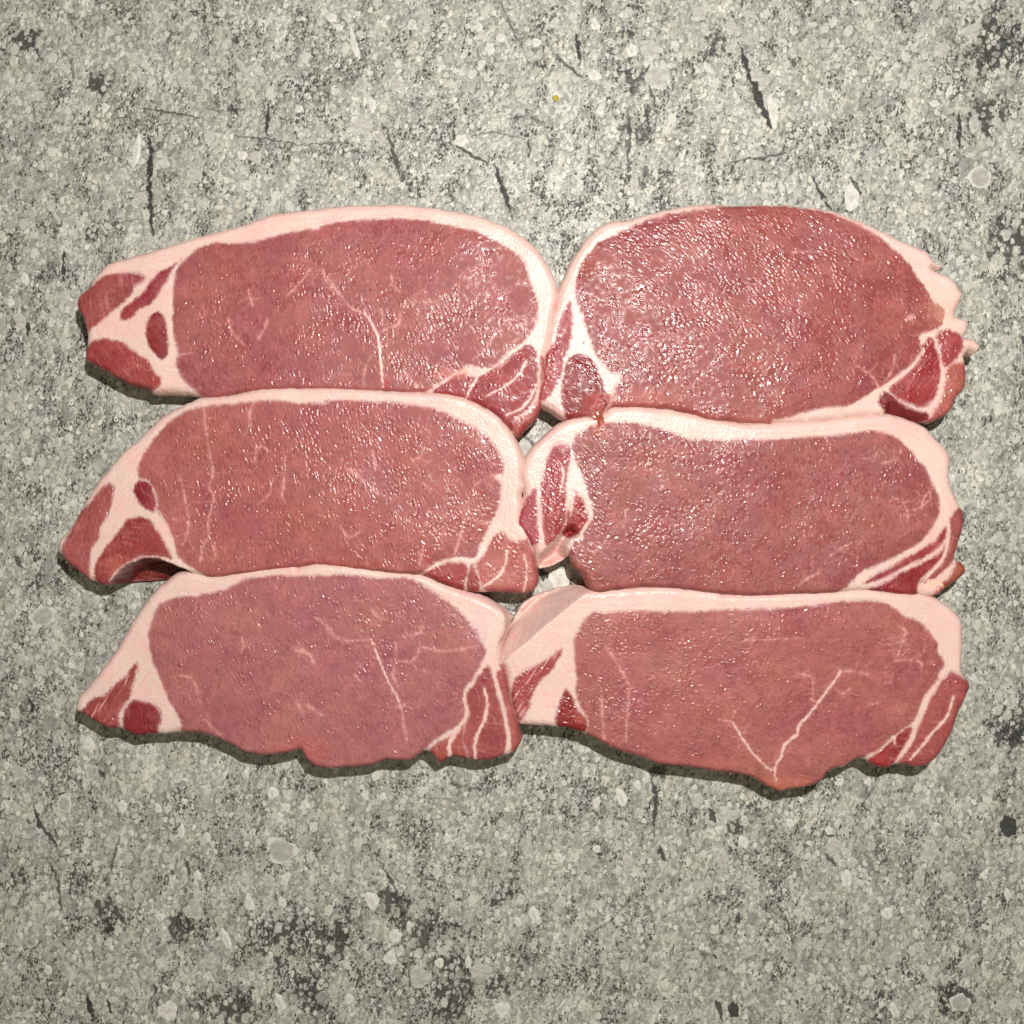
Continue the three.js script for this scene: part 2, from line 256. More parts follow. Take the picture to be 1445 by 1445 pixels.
// ------------------------------------------------------------------ the six chops
const FAT = lin(221, 189, 178), VEIN = lin(206, 150, 145), SILVER = lin(186, 140, 146);
const ST = 1.6;                                              // grid step in photograph pixels
function buildChop(spec, number) {
  const outline = smoothLoop(pts(spec.outline), true);
  let x0 = 1e9, x1 = -1e9, y0 = 1e9, y1 = -1e9;
  for (const [x, y] of outline) { x0 = Math.min(x0, x); x1 = Math.max(x1, x); y0 = Math.min(y0, y); y1 = Math.max(y1, y); }
  x0 -= 8; y0 -= 8; x1 += 8; y1 += 8;
  const nx = Math.ceil((x1 - x0) / ST) + 1, ny = Math.ceil((y1 - y0) / ST) + 1, base = new Field(x0, y0, nx, ny, ST), seed = 1000 + number * 50;
  const rough = (f, amp, s) => { f.each((x, y, k) => f.v[k] + amp * (1.5 * perlin(x / 13, y / 13, s) + 0.9 * perlin(x / 4.6, y / 4.6, s + 1))); return f; };
  const out = rough(polyField(base, outline, 400), spec.ragged ?? 0.8, seed);
  const muscles = spec.muscles.map((m, i) => ({ ...m, f: rough(polyField(base, smoothLoop(pts(m.at), true), 60), m.fray ?? 1.4, seed + 3 + i) }));
  for (const m of muscles) m.f.each((x, y, k) => { const d = out.v[k]; return d < 5 ? Math.min(m.f.v[k], 40) : m.f.v[k]; });
  const seam = base.like().each(() => -6);
  for (const [line, w] of spec.seams ?? []) strokeField(seam, smoothLoop(pts(line), false, 5), w * Q);
  const dips = (spec.dips ?? []).map((d) => ({ ...d, f: polyField(base, smoothLoop(pts(d.at), true), 60) }));
  const lean = base.like().each((x, y, k) => { let b = -99; for (const m of muscles) b = Math.max(b, m.f.v[k]); return b; });
  const T = spec.thick;                                      // metres
  const height = base.like().each((x, y, k) => {
    let h = T * 1000 + 1.3 * perlin(x / 150, y / 150, seed + 20) + 0.4 * perlin(x / 52, y / 52, seed + 21) + 0.05 * perlin(x / 19, y / 19, seed + 22);
    h += 0.25 * sm(0, 20, lean.v[k]) - 0.07 * sm(2.2, 0, Math.abs(lean.v[k])) + 0.08 * sm(-1, 1, Math.min(seam.v[k], lean.v[k]));
    if (spec.tilt) h += spec.tilt[0] * (x - (x0 + x1) / 2) / 300 + spec.tilt[1] * (y - (y0 + y1) / 2) / 150;
    for (const d of dips) { const q = d.f.v[k] + 0.8 * perlin(x / 9, y / 5, seed + 30); h -= d.deep * (d.crease ? Math.min(1, Math.max(0, q / d.soft)) : sm(0, d.soft, q)); }
    const R = lean.v[k] > 3 ? 8 : 11, d = Math.min(1, Math.max(0, out.v[k] / R)), drop = lean.v[k] > 0 ? 2.4 : 3.0;
    h -= drop * (1 - Math.sqrt(1 - (1 - d) * (1 - d)));
    return Math.max(h, 1.2) / 1000;
  });
  // ---- textures: colour of fat, lean and marbling; relief and gloss of the wet cut
  const TX = 0.65, w = Math.ceil((x1 - x0) / TX), hgt = Math.ceil((y1 - y0) / TX), color = new Uint8Array(w * hgt * 4), relief = new Uint8Array(w * hgt * 4);
  const vein = new Field(x0, y0, w, hgt, TX).each(() => -6);
  const r = rng(seed);
  for (const [line, wd] of spec.veins ?? []) strokeField(vein, smoothLoop(pts(line), false, 5), wd * Q);
  const faint = new Field(x0, y0, w, hgt, TX).each(() => -6), twig = new Field(x0, y0, w, hgt, TX).each(() => -6);
  for (const [line, wd] of [...(spec.veins ?? []), ...(spec.seams ?? [])]) {   // thin side branches of the veins
    const q = smoothLoop(pts(line), false, 5);
    for (let k = 2; k < q.length - 1; k += 2) {
      if (r() < 0.45) continue;
      let [x, y] = q[k], a = Math.atan2(q[k + 1][1] - y, q[k + 1][0] - x) + (r() < 0.5 ? 1 : -1) * (0.5 + 0.8 * r()); const tw = [[x, y]], n = 2 + (r() * 4 | 0);
      for (let i = 0; i < n; i++) { a += (r() - 0.5) * 0.9; x += Math.cos(a) * (2 + 5 * r()); y += Math.sin(a) * (2 + 5 * r()); tw.push([x, y]); }
      strokeField(twig, smoothLoop(tw, false, 3), 0.6 + 1.1 * r());
    }
  }
  for (let k = 0; k < (spec.flecks ?? 90); k++) {            // short faint threads of fat
    let x = mix(x0, x1, r()), y = mix(y0, y1, r()), a = spec.grain + (r() - 0.5) * 0.9; const line = [[x, y]], n = 2 + (r() * 4 | 0);
    if (lean.at(x, y) < 8) continue;
    for (let i = 0; i < n; i++) { a += (r() - 0.5) * 1.1; x += Math.cos(a) * (3 + 6 * r()); y += Math.sin(a) * (3 + 6 * r()); line.push([x, y]); }
    strokeField(faint, smoothLoop(line, false, 3), 0.5 + 1.4 * r() * r());
  }
  const cg = Math.cos(spec.grain), sg = Math.sin(spec.grain);
  for (let j = 0; j < hgt; j++) for (let i = 0; i < w; i++) {
    const x = x0 + i * TX, y = y0 + j * TX, k = (j * w + i) * 4;
    const p1 = perlin(x / 48, y / 48, seed + 31), p2 = perlin(x / 15, y / 15, seed + 32), p3 = perlin(x / 5, y / 5, seed + 33), u = (cg * x + sg * y), v = (-sg * x + cg * y), fib = perlin(u / 16, v / 2.4, seed + 34);
    // fat
    const fp = 1 + 0.05 * p1 + 0.06 * p2 + 0.06 * p3 + 0.05 * fib + 0.05 * (hash(i, j, seed) - 0.5);
    const od = out.at(x, y), lay = od < 60 ? perlin(od / 2.6 + 0.9 * p2, (x - y) / 60, seed + 53) : 0, pink = 0.12 * sm(-0.2, 0.55, p1 + 0.7 * p2 + 0.7 * lay) + 0.05 * p3 + 0.05 * lay;
    let R = FAT[0] * fp, G = FAT[1] * fp * (1 - pink), B = FAT[2] * fp * (1 - 0.8 * pink);
    const L = lean.at(x, y);
    let wl = 0;
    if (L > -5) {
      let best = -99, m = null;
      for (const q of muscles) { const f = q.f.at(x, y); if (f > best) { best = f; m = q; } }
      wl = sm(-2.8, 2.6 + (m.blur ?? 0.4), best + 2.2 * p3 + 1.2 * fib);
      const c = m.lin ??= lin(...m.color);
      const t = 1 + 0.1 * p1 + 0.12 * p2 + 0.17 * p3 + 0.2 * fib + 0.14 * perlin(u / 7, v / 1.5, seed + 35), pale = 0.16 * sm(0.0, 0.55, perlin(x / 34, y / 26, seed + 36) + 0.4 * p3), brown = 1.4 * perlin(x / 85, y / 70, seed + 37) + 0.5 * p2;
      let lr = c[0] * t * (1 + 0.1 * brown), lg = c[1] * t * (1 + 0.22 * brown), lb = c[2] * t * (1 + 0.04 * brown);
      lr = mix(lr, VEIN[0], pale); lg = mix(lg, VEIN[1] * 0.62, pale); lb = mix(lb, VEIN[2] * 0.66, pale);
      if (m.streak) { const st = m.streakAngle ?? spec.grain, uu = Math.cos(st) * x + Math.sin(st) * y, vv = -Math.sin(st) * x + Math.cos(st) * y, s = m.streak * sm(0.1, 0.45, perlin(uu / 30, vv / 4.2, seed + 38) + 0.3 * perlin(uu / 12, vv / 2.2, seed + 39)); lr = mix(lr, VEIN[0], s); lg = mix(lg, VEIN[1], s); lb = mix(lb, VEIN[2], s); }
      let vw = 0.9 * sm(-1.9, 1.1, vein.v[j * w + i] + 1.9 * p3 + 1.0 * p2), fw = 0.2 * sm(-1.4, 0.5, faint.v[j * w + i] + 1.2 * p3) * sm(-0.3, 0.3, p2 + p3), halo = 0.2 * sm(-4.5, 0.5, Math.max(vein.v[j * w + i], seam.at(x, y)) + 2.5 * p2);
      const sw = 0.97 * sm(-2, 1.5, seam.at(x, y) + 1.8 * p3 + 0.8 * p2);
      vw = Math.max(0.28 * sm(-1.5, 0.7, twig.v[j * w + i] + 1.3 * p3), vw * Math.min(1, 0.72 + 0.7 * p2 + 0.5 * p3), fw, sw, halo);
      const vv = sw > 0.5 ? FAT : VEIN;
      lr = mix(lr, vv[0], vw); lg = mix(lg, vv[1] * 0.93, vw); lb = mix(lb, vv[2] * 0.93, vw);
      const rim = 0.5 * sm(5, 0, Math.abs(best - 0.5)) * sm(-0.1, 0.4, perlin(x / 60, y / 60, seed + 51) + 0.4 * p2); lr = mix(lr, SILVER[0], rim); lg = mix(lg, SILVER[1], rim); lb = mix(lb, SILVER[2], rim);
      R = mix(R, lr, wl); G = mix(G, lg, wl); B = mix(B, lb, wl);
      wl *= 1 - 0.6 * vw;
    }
    for (const s of spec.spots ?? []) { const d = Math.hypot((x - s.x) / s.rx, (y - s.y) / s.ry) + 0.9 * p2 + 0.7 * p3; const q = s.k * sm(1.2, 0.55, d); if (q > 0) { const c = s.lin ??= lin(...s.color); R = mix(R, c[0], q); G = mix(G, c[1], q); B = mix(B, c[2], q); } }  // tinted spots; orange ones at lower edges paint in light through thin meat
    color[k] = enc(R); color[k + 1] = enc(G); color[k + 2] = enc(B); color[k + 3] = 255;
    // wet relief: patchy, with a grain
    const wet = sm(-0.18, 0.5, perlin(x / 9, y / 9, seed + 41) * 0.8 + 0.7 * perlin(x / 24, y / 22, seed + 42) + 0.5 * perlin(x / 70, y / 60, seed + 40) + 0.12 + 0.55 * spec.wet);
    let a = 0.5;
    const wx = x + 3 * perlin(x / 11, y / 11, seed + 43), wy = y + 3 * perlin(x / 11, y / 11, seed + 44), uu = cg * wx + sg * wy, vv = -sg * wx + cg * wy;
    const b1 = perlin(uu / 6.5, vv / 3.2, seed + 45), bump = b1 * 0.72 + perlin(uu / 2.9, vv / 2.3, seed + 46) * (0.5 + b1) * 0.6 + perlin(x / 15, y / 15, seed + 47) * 0.12;
    a += mix(0.09 * perlin(x / 10, y / 10, seed + 48) + 0.05 * lay + 0.1 * perlin(x / 3.6, y / 3.6, seed + 49) + 0.05 * fib, mix(0.06, spec.gloss, wet) * bump, wl);
    relief[k] = 255 * Math.min(1, Math.max(0, a)); relief[k + 1] = 255 * mix(0.38 + 0.1 * p3, mix(0.6, 0.23, wet) + 0.05 * p2, wl); relief[k + 2] = 0; relief[k + 3] = 255;
  }
  const cm = dataTexture(color, w, hgt, true), rm = dataTexture(relief, w, hgt, false);
  for (const t of [cm, rm]) t.wrapS = t.wrapT = THREE.ClampToEdgeWrapping;
  const mat = new THREE.MeshPhysicalMaterial({ map: cm, bumpMap: rm, roughnessMap: rm, roughness: 1, bumpScale: 0.0006, ior: 1.4 });
  // ---- geometry
  const cx = (x0 + x1) / 2, cy = (y0 + y1) / 2, K = S * (H - T * 0.93) / H;
  const chop = new THREE.Group(); chop.name = numbered('pork_chop'); chop.position.set((cx - 722.5) * K, 0, (cy - 722.5) * K);
  chop.userData = { label: spec.label, category: 'pork chop', group: 'raw pork loin chops laid out in two columns of three' };
  scene.add(chop);
  const G2 = 1.2, slope = (f, x, y) => [(f.at(x + G2, y) - f.at(x - G2, y)) / (2 * G2), (f.at(x, y + G2) - f.at(x, y - G2)) / (2 * G2)];
  const uvw = (x, y) => [(x - x0) / (w * TX), (y - y0) / (hgt * TX)];
  function part(name, f, sink = null, parent = chop) {
    const pos = [], nor = [], uv = [], idx = [], keys = new Map(), px = [];
    const vert = (key, x, y) => {
      let n = keys.get(key); if (n !== undefined) return n;
      n = pos.length / 3; keys.set(key, n);
      const h = height.at(x, y) - (sink ? sink(x, y) : 0), [gx, gy] = slope(height, x, y), q = new THREE.Vector3(-gx / K, 1, -gy / K).normalize();
      pos.push((x - cx) * K, h, (y - cy) * K); nor.push(q.x, q.y, q.z); uv.push(...uvw(x, y)); px[n] = [x, y];
      return n;
    };
    const walls = [], C = [[0, 0], [0, 1], [1, 1], [1, 0]];
    for (let j = 0; j + 1 < ny; j++) for (let i = 0; i + 1 < nx; i++) {
      const v = C.map(([a, b]) => f.v[(j + b) * nx + i + a]);
      if (v[0] <= 0 && v[1] <= 0 && v[2] <= 0 && v[3] <= 0) continue;
      const poly = [];
      for (let c = 0; c < 4; c++) {
        const [a, b] = C[c], [a2, b2] = C[(c + 1) & 3], va = v[c], vb = v[(c + 1) & 3], ia = (j + b) * nx + i + a, ib = (j + b2) * nx + i + a2;
        if (va > 0) poly.push([vert(ia, x0 + (i + a) * ST, y0 + (j + b) * ST), 0]);
        if ((va > 0) !== (vb > 0)) {
          const t = va / (va - vb), lo = Math.min(ia, ib), hi = Math.max(ia, ib);
          poly.push([vert(-(lo * 2 + (hi - lo === 1 ? 0 : 1)) - 1, x0 + (i + mix(a, a2, t)) * ST, y0 + (j + mix(b, b2, t)) * ST), va > 0 ? 1 : 2]);
        }
      }
      for (let c = 1; c + 1 < poly.length; c++) idx.push(poly[0][0], poly[c][0], poly[c + 1][0]);
      for (let c = 0; c < poly.length; c++) { const a = poly[c], b = poly[(c + 1) % poly.length]; if (a[1] === 1 && b[1] === 2) walls.push([a[0], b[0]]); }
    }
    const rings = new Map(), ring = (n) => {                  // the side of the chop below a rim vertex
      let q = rings.get(n); if (q) return q;
      const [x, y] = px[n]; let [gx, gy] = slope(out, x, y); const l = Math.hypot(gx, gy) || 1; gx /= l; gy /= l;
      const h = pos[n * 3 + 1], inset = sink ? Math.min(1.2, 2500 * sink(x + gx * 3, y + gy * 3)) : 0, m = [0, 0.2, 0.45, 0.7, 0.9, 1];
      q = m.map((t, s) => {
        const o = 2.2 * Math.sin(Math.PI * Math.min(1, t * 1.25)) - 4.5 * t * t + 1.4 * t * perlin(x / 16, y / 16 + t * 2, seed + 60) - inset, X = x - gx * o, Y = y - gy * o;
        pos.push((X - cx) * K, h * (1 - t), (Y - cy) * K);
        const up = s === 0 ? 0.5 : 0.25 - 0.7 * t, e = new THREE.Vector3(-gx, up, -gy).normalize(); nor.push(e.x, e.y, e.z);
        uv.push(...uvw(x + gx * (1 + 9 * t), y + gy * (1 + 9 * t)));
        return pos.length / 3 - 1;
      });
      rings.set(n, q); return q;
    };
    for (const [a, b] of walls) {
      if (Math.abs(out.at(...px[a])) > 0.7 || Math.abs(out.at(...px[b])) > 0.7) continue;
      const p = ring(a), q = ring(b);
      for (let s = 0; s + 1 < p.length; s++) idx.push(p[s], p[s + 1], q[s + 1], p[s], q[s + 1], q[s]);
    }
    if (!idx.length) return null;
    const g = new THREE.BufferGeometry();
    g.setAttribute('position', new THREE.Float32BufferAttribute(pos, 3)); g.setAttribute('normal', new THREE.Float32BufferAttribute(nor, 3)); g.setAttribute('uv', new THREE.Float32BufferAttribute(uv, 2)); g.setIndex(idx);
    const mesh = new THREE.Mesh(g, mat); mesh.name = name; mesh.castShadow = mesh.receiveShadow = true; parent.add(mesh);
    return mesh;
  }
  part('fat', out, (x, y) => 0.0005 * sm(0.2, 3, lean.at(x, y)));
  const taken = base.like().each(() => -99);
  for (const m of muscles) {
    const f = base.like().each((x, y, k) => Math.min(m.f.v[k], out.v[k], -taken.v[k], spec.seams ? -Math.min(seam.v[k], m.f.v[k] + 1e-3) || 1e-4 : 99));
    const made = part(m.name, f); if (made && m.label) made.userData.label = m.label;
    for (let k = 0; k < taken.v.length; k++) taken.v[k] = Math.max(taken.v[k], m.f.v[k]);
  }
  const laid = base.like().each(() => -6);
  for (const [line, sw] of spec.seams ?? []) {
    const one = base.like().each(() => -6); strokeField(one, smoothLoop(pts(line), false, 5), sw * Q);
    part('fat_seam', base.like().each((x, y, k) => Math.min(one.v[k], lean.v[k], out.v[k], -laid.v[k])));
    for (let k = 0; k < laid.v.length; k++) laid.v[k] = Math.max(laid.v[k], one.v[k]);
  }
  return chop;
}
const EYE = [150, 81, 79], DARK = [138, 52, 56], MID = [160, 72, 70], DEEP = [126, 42, 46];
const CHOPS = [
  { // top left
    gloss: 0.42, label: 'top left pork chop with an oval and a dark strip of muscle in its tip', thick: 0.0162, grain: 1.1, wet: 0.02, flecks: 170,
    outline: 'A 100,590 118,555 150,530 200,460 260,400 350,372 480,335 620,290 760,250 900,215 1000,185 1100,150 1250,130 B 0,125 200,100 420,95 560,108 720,132 870,165 1000,215 1080,265 1150,330 1210,420 1245,500 1252,570 1240,640 1222,760 1200,850 1185,950 1175,1100 1150,1180 1100,1235 1050,1285 1015,1255 900,1150 790,1108 640,1078 430,1066 0,1050 A 1100,1055 960,1062 860,1085 790,1095 680,1070 560,1060 480,1065 470,1045 370,1020 250,955 150,895 148,800 150,760 135,690 105,640',
    muscles: [
      { name: 'loin_eye', color: EYE, at: 'A 800,302 720,330 640,400 605,470 598,560 600,660 598,760 620,850 610,920 640,990 700,1050 790,1120 960,1120 1445,1120 B 0,1110 430,1120 590,1052 700,985 800,922 835,932 920,932 1000,855 1080,805 1115,762 1135,720 1150,660 1145,580 1110,490 1080,400 1020,340 930,285 830,240 700,215 560,185 420,178 250,182 100,202 0,238 A 1350,225 1200,245 1100,270 1000,295 900,300' },
      { name: 'muscle', color: [142, 68, 66], streak: 0.25, streakAngle: 1.5, at: 'A 70,600 110,575 160,535 230,480 280,460 350,452 430,460 465,480 450,500 410,520 390,560 340,610 270,670 230,705 150,758 110,770 100,690' },
      { name: 'muscle', color: DARK, at: 'A 637,383 590,418 520,460 480,500 450,550 390,600 335,650 328,690 350,698 380,690 430,640 480,620 520,570 560,510 600,430' },
      { name: 'muscle', color: DEEP, at: 'A 525,650 480,680 460,740 470,810 510,875 550,895 575,850 575,770 560,690' },
      { name: 'muscle', color: [147, 61, 58], streak: 0.12, streakAngle: 0.9, at: 'A 120,850 155,830 190,795 260,790 340,805 400,850 460,890 500,950 535,990 530,1030 470,1055 370,1045 250,985 140,920' },
      { name: 'muscle', color: [140, 52, 56], label: 'dark muscles at the chop end, crossed by pale seams', at: 'B 622,1050 700,992 760,965 845,978 910,950 975,905 1035,860 1100,818 1140,850 1155,950 1140,1080 1100,1150 1040,1190 1020,1260 900,1160 780,1120 640,1090' },
      { name: 'muscle', color: [163, 85, 81], at: 'B 1165,880 1192,900 1200,1000 1190,1100 1165,1190 1100,1250 1050,1300 1025,1262 1010,1215 1060,1185 1110,1160 1150,1090 1162,980' },
    ],
    seams: [['B 1090,905 1060,960 1000,1020 890,1080', 13], ['B 850,970 820,1020 785,1090', 13], ['B 1145,1030 1100,1110 1060,1150 990,1175', 14], ['B 365,1030 355,950 345,850 335,770 305,710 270,660', 13]],
    veins: [['B 270,660 200,630 150,570 120,530 75,470 60,440', 9], ['B 345,760 400,730 440,720 455,660 480,610 520,580', 9], ['B 405,460 420,520 450,550', 6], ['B 300,880 270,940 265,1020', 6], ['B 820,890 870,860 930,770 960,750', 6], ['B 980,700 1040,685 1090,670', 7], ['B 250,560 268,620 272,660', 5], ['B 360,720 365,680 352,640', 5], ['B 480,600 560,605 640,600', 4], ['A 1360,450 1380,500 1440,555', 8], ['A 1080,690 1060,740 1030,790', 9], ['A 975,540 990,580 1000,620', 6], ['A 1180,570 1250,500 1300,430', 6], ['A 880,680 900,760 960,820', 5], ['A 620,880 650,870 700,860', 5], ['B 540,1030 500,990 470,950', 5], ['B 950,940 1000,900 1010,870', 5]],
    spots: [{ x: 545, y: 543, rx: 4, ry: 7, k: 0.5, color: [170, 50, 45] }, { x: 736, y: 603, rx: 9, ry: 12, k: 0.5, color: [150, 50, 40] }, { x: 640, y: 527, rx: 26, ry: 8, k: 0.4, color: [205, 120, 100] }],
  },
  { // top right
    gloss: 0.42, label: 'top right pork chop with ragged right end and hardly any fat along its top', thick: 0.0162, grain: 0.7, wet: 0.24, flecks: 60, ragged: 1.3,
    outline: 'G 60,1090 80,960 95,850 110,790 130,700 152,620 175,540 210,450 240,380 290,310 340,250 400,200 470,185 540,178 620,150 700,130 760,115 850,105 950,98 1150,100 H 0,105 180,100 350,102 500,118 600,145 700,185 770,215 840,250 910,290 1000,322 1050,350 1075,385 1115,410 1115,425 1070,425 1100,445 1150,465 1195,510 1228,560 1215,600 1190,640 1190,672 1250,690 1255,740 1232,778 1285,790 1312,830 1292,862 1255,848 1232,880 1240,930 1235,1030 1195,1080 1165,1150 1110,1195 1040,1212 980,1202 920,1185 860,1172 800,1180 700,1185 600,1200 500,1212 400,1220 300,1220 240,1225 160,1238 0,1205 G 1300,1235 1230,1254 1150,1224 1060,1215 950,1205 830,1170 700,1146 500,1142 430,1150 385,1240 350,1265 330,1220 280,1195 215,1200 180,1190 130,1150 90,1130',
    muscles: [
      { name: 'loin_eye', color: [144, 74, 71], at: 'G 640,177 560,212 480,250 380,300 310,370 275,440 260,510 265,590 295,680 320,760 350,840 380,900 430,950 490,975 465,1030 440,1100 450,1200 H 0,1260 240,1240 250,1208 330,1190 420,1162 540,1142 640,1130 700,1095 770,1050 820,1030 880,980 960,920 1008,850 1000,772 1080,742 1118,700 1125,640 1060,590 1030,530 990,480 950,420 900,370 850,320 780,262 700,217 600,172 500,137 350,112 G 1200,108 1100,110 1000,116 900,131 760,150' },
      { name: 'muscle', color: [150, 62, 66], streak: 0.3, streakAngle: 1.85, at: 'G 235,590 200,640 170,720 150,800 110,870 95,950 85,1020 50,1110 110,1095 160,1030 190,980 200,900 225,830 240,740 242,650' },
      { name: 'muscle', color: [122, 38, 38], at: 'G 270,860 220,890 200,950 185,1030 185,1110 205,1180 215,1215 260,1195 330,1190 400,1170 440,1090 410,1040 385,980 360,920 330,880' },
      { name: 'muscle', color: [150, 64, 66], fray: 1.8, at: 'H 1082,772 1130,742 1190,757 1217,805 1207,862 1165,915 1122,932 1102,860' },
      { name: 'muscle', color: [140, 48, 50], fray: 2, streak: 0.25, streakAngle: 2.2, at: 'H 1040,782 1066,790 1094,880 1102,960 1092,1050 1052,1120 1000,1140 900,1105 840,1052 895,990 960,928 1013,868 1014,825' },
      { name: 'muscle', color: [158, 85, 76], fray: 2, at: 'H 1128,942 1190,912 1262,922 1252,1030 1200,1098 1168,1168 1100,1220 1035,1210 1085,1135 1120,1050 1124,985' },
      { name: 'muscle', color: [120, 40, 40], fray: 2, at: 'H 815,1055 880,1095 930,1130 1030,1160 1040,1200 1000,1225 930,1205 830,1175 788,1110' },
    ],
    seams: [['H 760,1060 850,1012 930,962 1000,885', 14]],
    veins: [['H 870,870 860,940 820,1010', 6], ['H 680,930 740,970 790,1040', 6], ['H 930,690 965,665', 22], ['H 1060,760 1010,760', 14], ['H 350,350 420,345 500,352', 5]],
    spots: [{ x: 838, y: 568, rx: 16, ry: 16, k: 0.45, color: [175, 50, 42] }, { x: 980, y: 579, rx: 16, ry: 7, k: 0.7, color: [140, 60, 58] }, { x: 900, y: 562, rx: 60, ry: 14, k: 0.35, color: [196, 112, 96] }, { x: 823, y: 484, rx: 1.9, ry: 1.6, k: 1, color: [30, 18, 15] }, { x: 1330, y: 430, rx: 24, ry: 30, k: 0.3, color: [232, 178, 150] }, { x: 1060, y: 596, rx: 34, ry: 8, k: 0.25, color: [200, 130, 108] }],  // wide orange spots low down: painted translucent glow of the thin edge
    dips: [{ at: 'H 830,1110 900,1110 960,1150 1040,1170 1040,1240 820,1240', deep: 4, soft: 16 }, { at: 'G 80,1125 180,1175 230,1230 60,1260', deep: 6, soft: 12 }],
  },
  { // middle left
    gloss: 0.46, label: 'pork chop at the middle left with a hollow tail under its pointed left tip', thick: 0.0168, grain: 1.35, wet: 0.1, flecks: 140,
    outline: 'C 75,935 82,875 120,830 180,740 230,650 300,545 400,430 500,345 600,250 700,190 800,150 860,142 960,135 1060,112 1150,98 1300,95 D 0,97 200,97 400,108 560,115 700,120 830,140 930,185 1020,240 1080,310 1130,390 1152,470 1148,560 1160,600 1140,640 1148,700 1140,780 1165,800 1195,880 1210,960 1224,1060 1218,1112 1160,1145 1080,1140 990,1138 900,1140 830,1126 740,1098 640,1056 500,1046 300,1026 100,1004 0,1018 C 1300,1016 1180,1030 1060,1045 900,1064 820,1064 750,1045 700,1060 640,1066 540,1090 430,1098 310,1102 250,1085 200,1050 130,992 95,950',
    muscles: [
      { name: 'loin_eye', color: [155, 84, 80], at: 'C 720,222 640,280 570,360 510,450 488,520 500,560 545,572 578,630 592,690 588,725 640,800 670,870 690,950 740,1000 810,1040 900,1100 1200,1100 1445,1090 D 0,1080 300,1080 500,1100 640,1037 690,1000 740,978 800,962 860,960 908,958 928,900 960,840 990,772 1030,690 1035,600 1010,548 1045,540 1052,510 1040,460 1000,390 950,330 880,290 790,245 680,200 560,185 450,170 300,165 150,165 C 1445,180 1300,175 1180,160 1060,168 950,182 850,187' },
      { name: 'muscle', color: DEEP, at: 'C 480,575 468,620 490,670 530,715 575,730 588,705 585,670 575,630 545,580 510,568' },
      { name: 'muscle', color: [149, 74, 72], streak: 0.15, streakAngle: 1.9, at: 'C 345,580 290,620 240,690 190,730 160,800 120,870 100,930 120,1000 190,1065 240,1075 246,1000 250,930 290,860 310,790 350,730 365,640 370,600' },
      { name: 'muscle', color: [142, 57, 55], streak: 0.14, streakAngle: 0.1, at: 'C 440,765 520,755 570,790 610,850 650,920 662,965 600,958 540,955 480,972 420,1003 365,1055 325,1130 290,1115 270,1075 268,1020 300,950 350,880 400,820 420,790' },
      { name: 'muscle', color: [104, 36, 34], label: 'underside of the tail with fine grain lines, dark red deepened by painted shade', streak: 0.22, streakAngle: 0.05, at: 'C 325,1135 365,1060 420,1007 480,976 540,959 605,964 700,1008 770,1050 730,1130 500,1160' },  // real muscle, its red darkened to paint in the shade of the hollow
      { name: 'muscle', color: [165, 89, 83], at: 'D 1040,832 1090,872 1150,872 1172,862 1205,950 1240,1060 1230,1125 1160,1165 1080,1160 1000,1150 940,1118 920,1050 908,990 940,962 972,900 1000,852' },
      { name: 'muscle', color: [150, 58, 54], at: 'D 645,1040 700,1012 780,984 850,992 866,1030 852,1100 830,1140 740,1110 650,1070' },
      { name: 'muscle', color: [144, 61, 57], at: 'D 888,990 910,1012 920,1060 934,1118 900,1150 862,1125 864,1050 876,1010' },
    ],
    seams: [['D 1065,930 1060,990 1030,1050 980,1090 930,1118', 15], ['D 1150,950 1166,1010 1160,1100 1150,1140', 10], ['C 600,725 640,800 670,870 690,960', 12]],
    veins: [['C 695,540 720,600 740,700 752,780 740,860 700,920', 7], ['C 830,200 835,300 850,400 870,550 850,600 880,660 850,760 850,850 880,920 890,960', 7], ['C 850,860 820,920 810,990', 8], ['C 1092,400 1090,440 1080,475', 9], ['C 1090,405 1130,400 1160,420', 5], ['C 1085,170 1060,230 1065,300', 7], ['C 1240,450 1235,550 1225,660', 6], ['C 580,712 640,750 690,770', 6], ['C 1180,560 1160,640 1100,690', 4], ['D 225,460 260,510 310,545 360,590 410,640', 9], ['D 380,420 395,470 395,515', 8], ['D 850,770 820,880 800,945', 7], ['D 640,915 632,960 615,1010', 7], ['D 1045,545 990,545 960,560', 9], ['D 890,620 920,580 960,560', 8], ['D 1000,770 950,790 900,770', 8], ['D 820,705 870,700 860,740', 7], ['D 590,470 630,440 650,400', 4], ['D 220,800 260,860 320,830', 4]],
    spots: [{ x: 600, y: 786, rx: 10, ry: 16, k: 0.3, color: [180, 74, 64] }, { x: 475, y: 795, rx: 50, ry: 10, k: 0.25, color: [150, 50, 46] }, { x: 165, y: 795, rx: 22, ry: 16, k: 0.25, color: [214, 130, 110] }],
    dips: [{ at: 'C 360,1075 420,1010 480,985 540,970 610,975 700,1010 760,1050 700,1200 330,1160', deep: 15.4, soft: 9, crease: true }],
  },
  { // middle right
    gloss: 0.46, label: 'pork chop at the middle right with a torn notch low on its left side', thick: 0.0168, grain: 0.9, wet: 0.22, flecks: 70,
